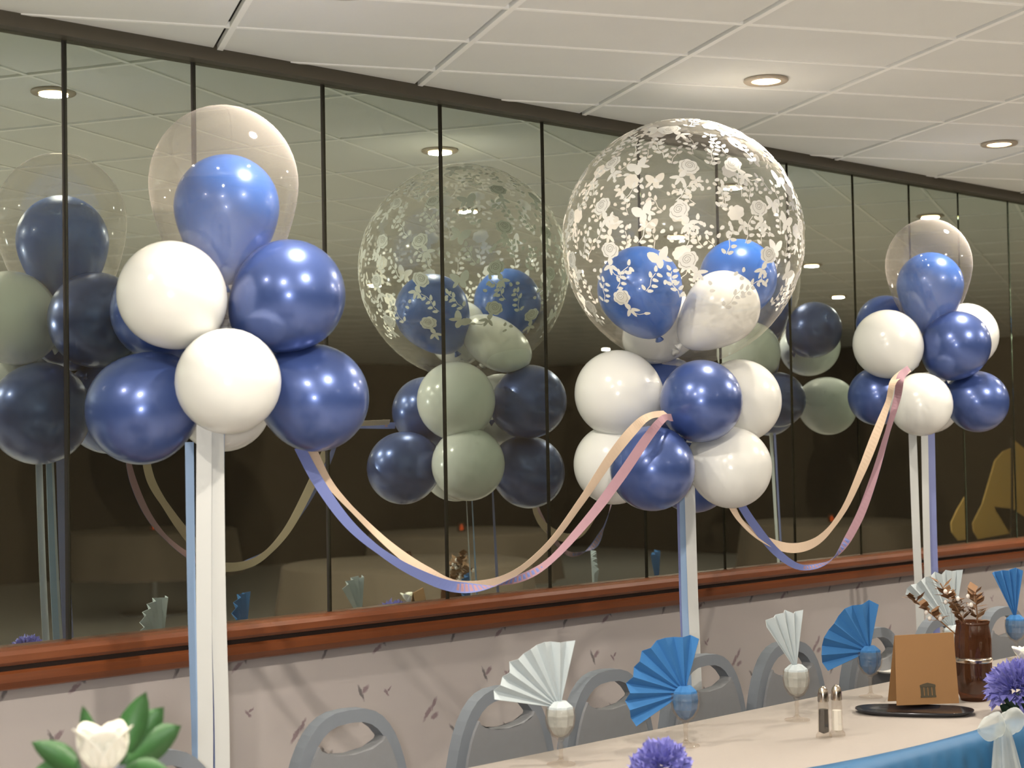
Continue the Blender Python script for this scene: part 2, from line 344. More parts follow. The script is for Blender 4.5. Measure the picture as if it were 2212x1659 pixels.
# ------------------------------------------------------------------ balloons
def balloon_mesh(R, tail=.35, sq=(1, 1), seg=36, rings=26):
    """teardrop with its neck down at -z; centre of the round part at the origin"""
    bm = bmesh.new(); prof = []
    for i in range(rings + 1):
        t = PI * i / rings; z = math.cos(t); r = math.sin(t)
        if z < 0:
            u = -z; r = math.sqrt(max(0, 1 - u * u)) * (1 - .10 * u * u * (tail > .2)); z = -u * (1 + tail * u)
        prof.append((max(0, r) * R * sq[0], z * R * sq[1]))
    prof[0] = (0, prof[0][1]); prof[-1] = (0.0, prof[-1][1]); lathe(bm, prof, seg); return bm
def knot_mesh(R, tail):
    bm = bmesh.new(); z = -R * (1 + tail); lathe(bm, [(0, z + .012), (.008, z + .006), (.005, z - .002), (.007, z - .006), (.013, z - .016), (0, z - .015)], 12); return bm
def aim(o, frm, to):
    d = (Vector(to) - Vector(frm)).normalized(); o.rotation_mode = 'QUATERNION'; o.rotation_quaternion = Vector((0, 0, -1)).rotation_difference(d)
def balloon(px, py, Z, rpx, m, hub, label, tail=.12, sq=(1, 1), name='balloon', group=None):
    p = atZ(px, py, Z); R = rpx * Z / FPX
    o = from_bm(name, balloon_mesh(R, tail, sq), m, None, p, smooth=True)
    aim(o, p, hub); k = from_bm('knot', knot_mesh(R * sq[1], tail), m, o, smooth=True)
    return tag(o, label, 'balloon', group)
GL, GC, GR = 'balloons of the left bouquet', 'balloons of the middle bouquet', 'balloons of the right bouquet'
# left bouquet
h = atZ(488, 745, 3.74); d = Vector((0, 0, 1))
balloon(370, 636, 3.62, 116, 'white', h, 'white balloon at upper left of the nearest bouquet', group=GL)
balloon(493, 824, 3.57, 114, 'white', h, 'white balloon in front at the bottom of the nearest bouquet', group=GL)
balloon(625, 638, 3.70, 121, 'blue', h, 'pearl blue balloon at upper right of the nearest bouquet', .22, group=GL)
balloon(681, 860, 3.78, 116, 'blue', h, 'pearl blue balloon at lower right of the nearest bouquet', .2, group=GL)
balloon(305, 885, 3.72, 119, 'blue', h, 'pearl blue balloon at lower left of the nearest bouquet', .2, group=GL)
balloon(349, 672, 3.87, 109, 'blue', h, 'pearl blue balloon half hidden behind the upper left white balloon', group=GL)
balloon(482, 872, 3.96, 104, 'white', h, 'white balloon at the back under the nearest bouquet', group=GL)
balloon(520, 660, 3.99, 104, 'white', h, 'white balloon at the back of the nearest bouquet, seen in the mirror', group=GL)
balloon(484, 398, 3.73, 160, 'clear', h, 'big clear balloon with a blue one inside, topping the nearest bouquet', .72, (1, 1.06), 'clear_balloon', GL)
balloon(490, 447, 3.73, 113, 'blue_in', h, 'royal blue balloon inside the big clear balloon of the nearest bouquet', .5, group=GL)
# middle bouquet
h = atZ(1460, 930, 4.69)
balloon(1335, 850, 4.67, 94, 'white', h, 'white balloon at upper left under the rose-printed balloon', group=GC)
balloon(1515, 866, 4.55, 89, 'blue', h, 'dark blue balloon in front right under the rose-printed balloon', .1, group=GC)
balloon(1598, 866, 4.79, 90, 'white', h, 'white balloon at upper right of the middle bouquet, behind a blue one', group=GC)
balloon(1437, 855, 4.90, 86, 'blue', h, 'blue balloon at the upper back of the middle bouquet', group=GC)
balloon(1326, 1003, 4.70, 87, 'white', h, 'white balloon at lower left of the middle bouquet', group=GC)
balloon(1409, 1012, 4.48, 92, 'blue', h, 'dark blue balloon at the bottom front of the middle bouquet', .1, group=GC)
balloon(1579, 1010, 4.63, 88, 'white', h, 'white balloon at lower right of the middle bouquet', .14, group=GC)
balloon(1498, 1022, 4.88, 86, 'blue', h, 'blue balloon at the lower back of the middle bouquet', group=GC)
# lace balloon with printed roses
LC = atZ(1475, 520, 4.70); LR = 260 * 4.70 / FPX
lace = balloon(1475, 520, 4.70, 260, 'lace', h, 'huge clear balloon printed with white roses on the middle bouquet', .04, (1, 1), 'printed_balloon', GC)
lace.rotation_mode = 'QUATERNION'
balloon(1382, 624, 4.60, 92, 'blue_in', atZ(1440, 775, 4.70), 'royal blue balloon inside the rose-printed balloon, left', .30, group=GC)
balloon(1594, 600, 4.83, 84, 'blue_in', atZ(1520, 775, 4.74), 'royal blue balloon inside the rose-printed balloon, behind the white one', .3, group=GC)
balloon(1562, 664, 4.66, 80, 'white', atZ(1440, 772, 4.68), 'white balloon inside the rose-printed balloon, right', .5, group=GC)
balloon(1432, 712, 4.80, 62, 'white', atZ(1475, 790, 4.72), 'white balloon inside at the bottom of the rose-printed balloon', .1, (1.5, .85), group=GC)
# printed roses: built at the pole of a sphere about the origin, then turned into place
def sph(x, y, lift=.0012):
    a = math.hypot(x, y); b = a / LR; r = LR + lift
    if a < 1e-9: return Vector((0, 0, r))
    return Vector((math.sin(b) * x / a, math.sin(b) * y / a, math.cos(b))) * r
PS = 1.0
def blob(bm, cx, cy, rx, ry, ang=0, lift=.0012, n=10):
    cx *= PS; cy *= PS; rx *= PS; ry *= PS
    c, s = math.cos(ang), math.sin(ang); vc = bm.verts.new(sph(cx, cy, lift)); vs = []
    for i in range(n):
        t = 2 * PI * i / n; x, y = rx * math.cos(t), ry * math.sin(t) * (1 - .25 * math.cos(t)); vs.append(bm.verts.new(sph(cx + x * c - y * s, cy + x * s + y * c, lift)))
    for i in range(n): bm.faces.new((vc, vs[i], vs[(i + 1) % n]))
def strip2(bm, pts, w, lift=.0012):
    l = []; pts = [(x * PS, y * PS) for x, y in pts]; w *= PS
    for i, p in enumerate(pts):
        q = pts[min(i + 1, len(pts) - 1)]; o = pts[max(0, i - 1)]; dx, dy = q[0] - o[0], q[1] - o[1]; ln = math.hypot(dx, dy); nx, ny = -dy / ln * w / 2, dx / ln * w / 2
        l.append((bm.verts.new(sph(p[0] + nx, p[1] + ny, lift)), bm.verts.new(sph(p[0] - nx, p[1] - ny, lift))))
    for a, b in zip(l, l[1:]): bm.faces.new((a[0], b[0], b[1], a[1]))
def rose_print(k):
    global PS
    PS = 1.4; bm = bmesh.new()
    n = 40; vc = bm.verts.new(sph(0, .018 * PS)); vs = []                      # scalloped flower head
    for i in range(n):
        t = 2 * PI * i / n; r = (.0175 + .0028 * abs(math.sin(3.5 * t + .3))) * PS * (1 + .08 * math.cos(t) ** 2); vs.append(bm.verts.new(sph(r * math.cos(t), .018 * PS + .82 * r * math.sin(t))))
    for i in range(n): bm.faces.new((vc, vs[i], vs[(i + 1) % n]))
    m0 = len(bm.faces)
    strip2(bm, [(.0105 * (1 - k_ / 26) * math.cos(k_ * .62), .021 + .009 * (1 - k_ / 26) * math.sin(k_ * .62)) for k_ in range(22)], .0011, .0019)   # swirl of the heart
    for sg in (-1, 1): strip2(bm, [(sg * .003, .006), (sg * .011, .010), (sg * .0155, .018), (sg * .014, .026)], .0011, .0019)
    bm.faces.ensure_lookup_table()
    for f in bm.faces[m0:]: f.material_index = 1
    blob(bm, 0, -.004, .0062, .0080, 0, .0015)
    for a in (-2.55, -1.57, -.6): blob(bm, .012 * math.cos(a), -.012 + .010 * math.sin(a), .0100, .0040, a, .0013)
    if k: strip2(bm, [(.0, -.02), (.008, -.030), (.022, -.034)], .0016); blob(bm, .026, -.036, .007, .0035, -.4)
    return bm
def sprig_print(k):
    global PS
    PS = 1.25; bm = bmesh.new(); path = [(0, 0), (.006, .016), (.004, .032), (.010, .048), (.020, .060)][:3 + k]
    strip2(bm, path, .0018)
    for i, p in enumerate(path):
        for sg in (-1, 1):
            if (i + k) % 3 == 2 and sg == 1: continue
            a = 1.4 + sg * 1.0 - (.2 * i); blob(bm, p[0] + .010 * math.cos(a), p[1] + .010 * math.sin(a), .0075, .0042, a, .0013, 8)
    return bm
def bud_print(k):
    global PS
    PS = 1.1; bm = bmesh.new()
    for i in range(2 + k): a = 2.1 * i + k; blob(bm, .013 * math.cos(a), .013 * math.sin(a), .007, .0048, a + .7, .0013, 8)
    return bm
def heart_print():
    global PS
    PS = 1.45; bm = bmesh.new(); blob(bm, -.010, .010, .013, .009, 2.3); blob(bm, .012, .012, .014, .008, .9, .0014); blob(bm, 0, -.004, .007, .011, 0, .0013); blob(bm, .016, -.002, .009, .004, -.6, .0013); return bm
protos = []
for nm, fn in (('rose_print', lambda: rose_print(0)), ('rose_print', lambda: rose_print(1)), ('heart_print', heart_print), ('sprig_print', lambda: sprig_print(2)), ('sprig_print', lambda: sprig_print(1)), ('bud_print', lambda: bud_print(1)), ('bud_print', lambda: bud_print(0))):
    b = fn(); me = bpy.data.meshes.new(nm); b.to_mesh(me); b.free(); me.materials.append(M['print']); me.materials.append(M['print_line']); protos.append((nm, me))
N = 300; seq = [0, 3, 5, 2, 4, 6, 1, 3, 5, 4, 6]
qi = lace.rotation_quaternion.inverted()
for i in range(N):
    z = 1 - 2 * (i + .5) / N; ph = i * 2.399963 + random.uniform(-.06, .06); z += random.uniform(-.015, .015)
    if z < -.62: continue
    z = max(-1, min(1, z)); r = math.sqrt(1 - z * z); dv = Vector((r * math.cos(ph), r * math.sin(ph), z))
    nm, me = protos[seq[i % len(seq)]]
    o = link(nm, me, None, lace); o.rotation_mode = 'QUATERNION'
    up = Vector((0, 0, 1)); yv = (up - dv * up.dot(dv)).normalized(); xv = yv.cross(dv)
    q = Matrix((xv, yv, dv)).transposed().to_quaternion()
    o.rotation_quaternion = qi @ q @ Quaternion((0, 0, 1), random.uniform(-.7, .7))
# right bouquet
h = atZ(2010, 810, 5.79)
balloon(1917, 743, 5.70, 74, 'white', h, 'white balloon at upper left of the farthest bouquet', group=GR)
balloon(2066, 745, 5.72, 73, 'blue', h, 'greyish pearl blue balloon at upper right of the farthest bouquet', .15, group=GR)
balloon(1912, 700, 5.96, 62, 'blue', h, 'blue balloon at the upper back of the farthest bouquet', group=GR)
balloon(2086, 725, 5.98, 70, 'white', h, 'white balloon behind the grey-blue one of the farthest bouquet', group=GR)
balloon(1989, 874, 5.62, 68, 'white', h, 'white balloon in front at the bottom of the farthest bouquet', group=GR)
balloon(1895, 856, 5.80, 63, 'blue', h, 'blue balloon at lower left of the farthest bouquet', group=GR)
balloon(2112, 868, 5.80, 66, 'blue', h, 'dark blue balloon at lower right of the farthest bouquet', group=GR)
balloon(2008, 870, 6.02, 66, 'white', h, 'white balloon at the lower back of the farthest bouquet', group=GR)
balloon(2006, 572, 5.78, 92, 'clear', h, 'clear balloon with a blue one inside, topping the farthest bouquet', .6, (1, 1.08), 'clear_balloon', GR)
balloon(2009, 616, 5.78, 71, 'blue_in', h, 'blue balloon inside the clear balloon of the farthest bouquet', .55, group=GR)

# ------------------------------------------------------------------ ribbons and streamers
def ribbon(name, pts, width, mats, label, cat, group, twist=None, n=10):
    """thin strip; faces the room, turned about its own run by twist(t)"""
    P = spline(pts, n); L = len(P); c = sum(P, Vector()) / L; bm = bmesh.new(); A = []
    for i, p in enumerate(P):
        t = (P[min(i + 1, L - 1)] - P[max(i - 1, 0)]).normalized(); vd = (p - CAMP).normalized()
        s = t.cross(vd).normalized(); nr = s.cross(t).normalized(); a = twist(i / (L - 1)) if twist else 0
        s2 = s * math.cos(a) + nr * math.sin(a); n2 = nr * math.cos(a) - s * math.sin(a)
        w = width(i / (L - 1)) if callable(width) else width
        A.append([bm.verts.new(p - c + s2 * w / 2 * k + n2 * e) for (k, e) in ((-1, -.0004), (1, -.0004), (1, .0004), (-1, .0004))])
    for a, b in zip(A, A[1:]):
        for k in range(4):
            f = bm.faces.new((a[k], a[(k + 1) % 4], b[(k + 1) % 4], b[k])); f.material_index = 1 if (k == 2 and len(mats) > 1) else 0
    bm.faces.new(A[0]); bm.faces.new(A[-1][::-1])
    o = from_bm(name, bm, mats, None, c, smooth=False); return tag(o, label, cat, group)
def hang(x0, y0, x1, y1, Z, width, mats, label, tw=0, grp=None):
    """ribbon from a bouquet straight down to its weight on the floor"""
    a = atZ(x0, y0, Z); b = atZ(x1, y1, Z); b.x, b.y = a.x + (b.x - a.x), a.y + (b.y - a.y)
    k = (a.z - .03) / (a.z - b.z); e = a + (b - a) * k; mid = a.lerp(e, .5) + Vector((.006, 0, 0))
    ribbon('hanging_ribbon', [a, a.lerp(e, .25), mid, a.lerp(e, .75), e], width, mats, label, 'ribbon', grp, (lambda t: tw * math.sin(3 * t + tw)) if tw else None)
g1 = 'ribbons hanging from the left bouquet'
hang(409, 955, 419, 1659, 3.70, .020, ['rib_b'], 'narrow pale blue ribbon leftmost below the nearest bouquet', .4, g1)
hang(441, 900, 439, 1659, 3.66, .034, ['rib_w'], 'broad white ribbon on the left below the nearest bouquet', .0, g1)
hang(467, 900, 476, 1659, 3.68, .034, ['rib_w'], 'broad white ribbon on the right below the nearest bouquet', .25, g1)
hang(446, 900, 447, 1659, 3.72, .040, ['rib_v'], 'blue ribbon behind the two broad white ones of the nearest bouquet', .2, g1)
hang(474, 900, 470, 1659, 3.71, .024, ['rib_b'], 'pale blue ribbon at the right edge below the nearest bouquet', .0, g1)
g2 = 'ribbons hanging from the middle bouquet'
hang(1476, 1040, 1482, 1365, 4.69, .024, ['rib_b'], 'blue ribbon hanging below the middle bouquet', .3, g2)
hang(1489, 1020, 1499, 1365, 4.67, .030, ['rib_w'], 'white ribbon hanging below the middle bouquet', .2, g2)
hang(1468, 1040, 1476, 1365, 4.76, .020, ['rib_v'], 'lavender ribbon behind the blue one of the middle bouquet', .5, g2)
g3 = 'ribbons hanging from the right bouquet'
hang(1971, 930, 1984, 1290, 5.78, .028, ['rib_w'], 'white ribbon leftmost below the farthest bouquet', .0, g3)
hang(1997, 930, 2004, 1290, 5.78, .024, ['rib_w'], 'white ribbon in the middle below the farthest bouquet', .2, g3)
hang(2011, 930, 2019, 1290, 5.80, .026, ['rib_v'], 'lavender blue ribbon rightmost below the farthest bouquet', .1, g3)
for (x, y, Z, lb) in ((447, 1659, 3.69, 'nearest'), (1485, 1365, 4.70, 'middle'), (2002, 1290, 5.79, 'farthest')):
    p = atZ(x, y, Z); bm = bmesh.new(); lathe(bm, [(0, 0), (.06, 0), (.065, .02), (.045, .05), (.02, .07), (.03, .085), (0, .09)], 14)
    tag(from_bm('balloon_weight', bm, 'foil', None, (p.x, p.y - .0, 0)), 'silver foil weight on the floor under the %s bouquet' % lb, 'weight', 'weights of the bouquets')
def sw(pts, y0, y1, ya=None):
    n = len(pts) - 1; return [aty(x, y, (y0 + (y1 - y0) * i / n) if ya is None else ya[i]) for i, (x, y) in enumerate(pts)]
gs = 'crepe streamers swagged between the bouquets'
wv = lambda base, amp, ph: (lambda t: base * (.62 + .38 * abs(math.sin(amp * t + ph))))
a = [(646, 965), (690, 1045), (750, 1128), (820, 1190), (900, 1238), (985, 1268), (1080, 1262), (1175, 1222), (1268, 1125), (1340, 1030), (1395, 950), (1432, 905)]
ribbon('crepe_streamer', sw(a, -.40, -.70) + [aty(1452, 902, -.60)], wv(.027, 9, .9), ['crepe_b', 'mauve'], 'blue crepe streamer, its lamp-lit look coloured mauve on one face, swagged between nearest and middle bouquets', 'streamer', gs, lambda t: PI * max(0, min(1, (t - .42) / .16)) + .25 * math.sin(14 * t))
a = [(668, 965), (712, 1045), (780, 1120), (850, 1185), (920, 1235), (990, 1266), (1090, 1250), (1180, 1182), (1256, 1082), (1318, 990), (1366, 930), (1400, 900)]
ribbon('crepe_streamer', sw(a, -.38, -.68) + [aty(1440, 893, -.60)], wv(.030, 8, 2.0), ['cream'], 'cream crepe streamer swagged between nearest and middle bouquets', 'streamer', gs, lambda t: .9 * math.sin(7 * t + .3))
a = [(1588, 1070), (1630, 1135), (1680, 1195), (1735, 1226), (1800, 1205), (1850, 1130), (1885, 1040), (1915, 940), (1938, 860), (1946, 815)]
ribbon('crepe_streamer', sw(a, -.44, -.62) + [aty(1964, 796, -.53)], wv(.026, 8, .6), ['crepe_b', 'mauve'], 'blue crepe streamer, its lamp-lit look coloured mauve on one face, swagged between middle and farthest bouquets', 'streamer', gs, lambda t: PI * max(0, min(1, (t - .3) / .16)) + .3 * math.sin(12 * t))
a = [(1570, 1070), (1600, 1125), (1650, 1165), (1712, 1184), (1770, 1165), (1820, 1105), (1858, 1025), (1890, 945), (1918, 870), (1930, 825)]
ribbon('crepe_streamer', sw(a, -.42, -.62) + [aty(1958, 800, -.53)], wv(.031, 9, 2.2), ['cream'], 'cream crepe streamer swagged between middle and farthest bouquets', 'streamer', gs, lambda t: .8 * math.sin(8 * t + .5))

# ------------------------------------------------------------------ banquet chairs
def arch(w, hgt, n=24, bot=0):
    """rounded arch outline in x,z, from bottom right over the top to bottom left"""
    P = []
    for i in range(n + 1):
        t = PI * i / n; c, s = math.cos(t), math.sin(t)
        P.append((w * math.copysign(abs(c) ** .72, c), bot + (hgt - bot) * s ** .80 if s > 0 else bot))
    return P
def make_chair():
    c = empty('banquet_chair', (0, 0, 0))
    # local: back in the x-z plane at y=0, seat towards -y
    zb, zt, wd_ = .47, .885, .186; bw = .030
    outer = [(x * 1.0, zb + z) for x, z in arch(wd_, zt - zb)]; inner = [(x, zb + z) for x, z in arch(wd_ - bw, zt - zb - bw)]
    bm = bmesh.new(); n = len(outer); y0, y1 = -.018, .018
    for y in (y0, y1): pass
    vo0 = [bm.verts.new((x, y0, z)) for x, z in outer]; vi0 = [bm.verts.new((x, y0, z)) for x, z in inner]; vo1 = [bm.verts.new((x, y1, z)) for x, z in outer]; vi1 = [bm.verts.new((x, y1, z)) for x, z in inner]
    for i in range(n - 1):
        bm.faces.new((vo0[i], vo0[i + 1], vi0[i + 1], vi0[i])); bm.faces.new((vo1[i], vi1[i], vi1[i + 1], vo1[i + 1])); bm.faces.new((vo0[i], vo1[i], vo1[i + 1], vo0[i + 1])); bm.faces.new((vi0[i], vi0[i + 1], vi1[i + 1], vi1[i]))
    for i in (0, n - 1): bm.faces.new((vo0[i], vi0[i], vi1[i], vo1[i]))
    from_bm('back_frame', bm, 'chairband', c)
    # pad: the inner arch with a curved hand hole left open at its top
    ci = [p for p in inner if abs(p[0]) > .085 or p[1] < zb + .2]
    R_ = [p for p in ci if p[0] > 0]; Lf = [p for p in ci if p[0] <= 0]
    zr = R_[-1][1]; xr = R_[-1][0]; dip = [(xr * math.cos(PI * k / 10), zr - .030 * math.sin(PI * k / 10)) for k in range(1, 10)]
    poly = R_ + dip + Lf
    bm = bmesh.new(); prism(bm, [Vector((x, -.026, z)) for x, z in poly], (0, .040, 0)); bmesh.ops.triangulate(bm, faces=[f for f in bm.faces if len(f.verts) > 4])
    from_bm('back_pad', bm, 'chairpad', c)
    bm = bmesh.new(); sp = [(.175, -.025), (.184, -.2), (.178, -.38), (.14, -.425), (-.14, -.425), (-.178, -.38), (-.184, -.2), (-.175, -.025)]
    prism(bm, [Vector((x, y, .41)) for x, y in sp], (0, 0, .055)); from_bm('seat', bm, 'chairpad', c)
    for sx in (-1, 1):
        bm = bmesh.new(); tube(bm, [(sx * .155, -.38, .41), (sx * .16, -.40, 0)], .012); from_bm('leg', bm, 'chairleg', c)
        bm = bmesh.new(); tube(bm, [(sx * .165, .0, .50), (sx * .16, .0, .41), (sx * .165, .06, 0)], .012); from_bm('leg', bm, 'chairleg', c)
    return c
chair0 = make_chair()
CH = [(1.72, -.64, 'grey banquet chair behind the white rose, only its rounded top showing'), (2.29, -.54, 'grey banquet chair standing alone, nearest whole one in front of the papered wall'),
      (2.755, -.56, 'grey banquet chair just left of the first white napkin fan'), (3.13, -.565, 'grey banquet chair between the first white and first blue napkin fans'),
      (3.52, -.57, 'grey banquet chair behind the first blue napkin fan'), (3.90, -.575, 'grey banquet chair behind the second, narrow white napkin'),
      (4.34, -.58, 'grey banquet chair behind the second blue napkin fan'), (4.72, -.58, 'grey banquet chair behind the tan card'), (5.12, -.58, 'grey banquet chair behind the amber vase'), (5.6, -.58, 'grey banquet chair farthest right along the wall')]
for k, (x, y, lb) in enumerate(CH):
    o = chair0 if k == 0 else copy_tree(chair0)
    o.location = (x, y, 0); o.rotation_euler = (0, 0, random.uniform(-.02, .02)); tag(o, lb, 'chair', 'banquet chairs along the head table')

# ------------------------------------------------------------------ head table
TX0, TX1, TY0, TY1, TZ = 2.47, 8.0, -1.36, -.73, .745
t = empty('head_table', ((TX0 + TX1) / 2, (TY0 + TY1) / 2, 0)); cx, cy = t.location.x, t.location.y
tag(t, 'long head table under the cream cloth along the mirrored wall', 'table')
bm = bmesh.new(); box(bm, TX0 - cx + .01, TX1 - cx - .01, TY0 - cy + .01, TY1 - cy - .01, TZ - .035, TZ - .004); from_bm('tabletop', bm, 'board', t)
for x in (TX0 + .2, (TX0 + TX1) / 2, TX1 - .2):
    for y in (TY0 + .08, TY1 - .08):
        bm = bmesh.new(); tube(bm, [(x - cx, y - cy, 0), (x - cx, y - cy, TZ - .036)], .018); from_bm('leg', bm, 'steel', t)
# cloth: top sheet with soft folds and hanging drops
def cloth():
    bm = bmesh.new(); nx = 140; prof = []
    ys = [(TY0 - .012, TZ - .30, 1), (TY0 - .010, TZ - .12, .6), (TY0 - .006, TZ - .01, .1), (TY0 + .004, TZ, 0), (TY0 + .2, TZ, 0), ((TY0 + TY1) / 2, TZ, 0), (TY1 - .2, TZ, 0), (TY1 - .004, TZ, 0), (TY1 + .006, TZ - .01, .1), (TY1 + .010, TZ - .12, .6), (TY1 + .012, TZ - .25, 1)]
    rows = []
    for i in range(nx + 1):
        x = TX0 - .006 + (TX1 - TX0 + .012) * i / nx; r = []
        for k, (y, z, wv_) in enumerate(ys):
            sgn = -1 if k < 5 else 1
            r.append(bm.verts.new((x, y + sgn * wv_ * .012 * (1 + math.sin(x * 23 + math.sin(x * 5) * 2)), z)))
        rows.append(r)
    for a, b in zip(rows, rows[1:]):
        for k in range(len(ys) - 1): bm.faces.new((a[k], b[k], b[k + 1], a[k + 1]))
    solid(bm, -.0012)
    return bm
tag(from_bm('tablecloth', cloth(), 'cloth', smooth=True), 'cream cloth spread over the long head table', 'tablecloth')
# blue pleated skirt, its upper edge rising over the table rim in swags
def skirt():
    bm = bmesh.new(); xs = [2.7 + .012 * i for i in range(int((7.9 - 2.7) / .012))]; rows = []
    for i, x in enumerate(xs):
        ph = (x - 2.85) % 1.25 / 1.25; lift = .045 * (abs(ph - .5) * 2) ** 2
        pl = .007 * math.sin(x * 95) + .004 * math.sin(x * 61)
        rows.append([bm.verts.new(p) for p in ((x, TY0 + .005 + lift * 1.5, TZ + .0035), (x, TY0 - .015, TZ + .004), (x, TY0 - .040, TZ - .012), (x, TY0 - .046 + pl * .5, TZ - .06), (x, TY0 - .052 + pl, TZ - .2), (x, TY0 - .058 + pl * 1.4, .05))])
    for a, b in zip(rows, rows[1:]):
        for k in range(5): bm.faces.new((a[k], b[k], b[k + 1], a[k + 1]))
    solid(bm, -.001)
    return bm
tag(from_bm('table_skirt', skirt(), 'skirt', smooth=True), 'bright blue pleated skirt swagged along the front of the head table', 'table skirt')
def tulle(x, nm, label):
    o = empty(nm, (x, TY0 - .075, TZ - .0)); bm = bmesh.new(); rows = []
    for i in range(15):
        t_ = i / 14; r = []
        for k in range(33):
            a = 2 * PI * k / 32; rad = (.016 + .085 * t_ ** .8) * (1 + .28 * math.sin(5 * a + 2 * t_)); r.append(bm.verts.new((rad * math.cos(a) * 1.3 + .05 * t_, .5 * rad * math.sin(a) - .02 * t_, .03 - .62 * t_)))
        rows.append(r)
    for a, b in zip(rows, rows[1:]):
        for k in range(32): bm.faces.new((a[k], a[k + 1], b[k + 1], b[k]))
    from_bm('hanging_tail', bm, 'tulle', o, smooth=True)
    bm = bmesh.new()
    for s in (-1, 1):
        rows = []
        for i in range(9):
            r = []
            for k in range(17):
                a = 2 * PI * k / 16; q = math.sin(PI * (i / 8) ** .7) * .028 + .006; r.append(bm.verts.new((s * i / 8 * .11, q * math.cos(a) * .7, .03 + q * math.sin(a) * (1 + .2 * math.sin(4 * a)))))
            rows.append(r)
        for a, b in zip(rows, rows[1:]):
            for k in range(16): bm.faces.new((a[k], a[k + 1], b[k + 1], b[k]))
    from_bm('bow_loops', bm, 'tulle', o, smooth=True)
    return tag(o, label, 'bow')
bp = aty(2165, 1560, TY0 - .075)
tulle(bp.x, 'tulle_bow', 'white tulle bow hanging on the blue table skirt at right')

# ------------------------------------------------------------------ place settings: goblets holding folded napkins
def goblet(loc, label):
    o = empty('goblet', loc)
    bm = bmesh.new(); lathe(bm, [(0, .000), (.033, .000), (.033, .003), (.010, .008), (.0055, .014), (0, .016)], 24); from_bm('foot', bm, 'glass', o, smooth=True)
    bm = bmesh.new(); lathe(bm, [(0, .012), (.0055, .014), (.0045, .03), (.0065, .042), (.0045, .05), (.009, .058), (0, .06)], 16); from_bm('stem', bm, 'glass', o, smooth=True)
    bm = bmesh.new(); lathe(bm, [(.004, .058), (.020, .066), (.032, .085), (.0355, .105), (.034, .130), (.0325, .130), (.034, .105), (.030, .086), (.018, .068), (.003, .062)], 28); from_bm('bowl', bm, 'glass', o, smooth=True)
    return tag(o, label, 'goblet', 'goblets along the head table')
def fan_mesh(a0, a1, L, pleats, prot=.010, seed=0):
    rnd = random.Random(seed); bm = bmesh.new(); n = pleats * 2; rows = []
    lens = [L * (1 + .05 * rnd.uniform(-1, 1)) for _ in range(n + 1)]
    for i in range(n + 1):
        a = math.radians(a0 + (a1 - a0) * i / n); off = (prot if i % 2 else -prot); r = []
        for k in range(7):
            q = k / 6; rr = .006 + (lens[i] - .006) * q; r.append(bm.verts.new((rr * math.cos(a), off * (.15 + .85 * q) + .012 * q * math.sin(a * 2), rr * math.sin(a))))
        rows.append(r)
    for a, b in zip(rows, rows[1:]):
        for k in range(6): bm.faces.new((a[k], b[k], b[k + 1], a[k + 1]))
    solid(bm, .0012)
    return bm
def tail_mesh():
    bm = bmesh.new(); rows = []
    for (r, z) in ((.014, .016), (.026, .004), (.0285, -.016), (.0255, -.040), (.015, -.058), (.004, -.066)):
        rows.append([bm.verts.new((r * (1 + .16 * (k % 2)) * math.cos(2 * PI * k / 16), r * (1 + .16 * (k % 2)) * math.sin(2 * PI * k / 16), z)) for k in range(16)])
    for a, b in zip(rows, rows[1:]):
        for k in range(16): bm.faces.new((a[k], a[(k + 1) % 16], b[(k + 1) % 16], b[k]))
    bm.faces.new(rows[0][::-1]); bm.faces.new(rows[-1]); return bm
def napkin(px, py, m, a0, a1, L, yaw, label, glabel, pleats=6):
    g = atz(px, py, TZ + .001); goblet(g, glabel); rz = view_rz(g)
    o = empty('folded_napkin', (g.x, g.y, g.z + .130), rz + yaw)
    from_bm('fan', fan_mesh(a0, a1, L, pleats, seed=int(px)), m, o); from_bm('tail', tail_mesh(), m, o)
    return tag(o, label, 'napkin', 'folded napkins in goblets')
napkin(1212, 1652, 'nap_w', 76, 170, .155, .15, 'white napkin folded as a fan, nearest of the white ones', 'goblet holding the nearest white napkin fan', 7)
napkin(1482, 1612, 'nap_b', 74, 214, .140, .1, 'bright blue napkin fan in front of the middle ribbons', 'goblet holding the bright blue napkin fan', 8)
napkin(1722, 1556, 'nap_w', 82, 128, .155, .5, 'narrow white napkin seen edge-on beside the salt and pepper', 'goblet holding the narrow white napkin', 4)
napkin(1881, 1506, 'nap_b', 78, 204, .138, .2, 'blue napkin fan just left of the tan card', 'goblet holding the blue napkin left of the card', 6)
napkin(2062, 1452, 'nap_w', 80, 142, .185, .1, 'white napkin fan behind the tan card at the foot of the far ribbons', 'goblet holding the white napkin behind the card', 6)
napkin(2196, 1425, 'nap_b', 80, 118, .17, .4, 'narrow blue napkin at the right edge behind the amber vase', 'goblet holding the rightmost blue napkin', 4)

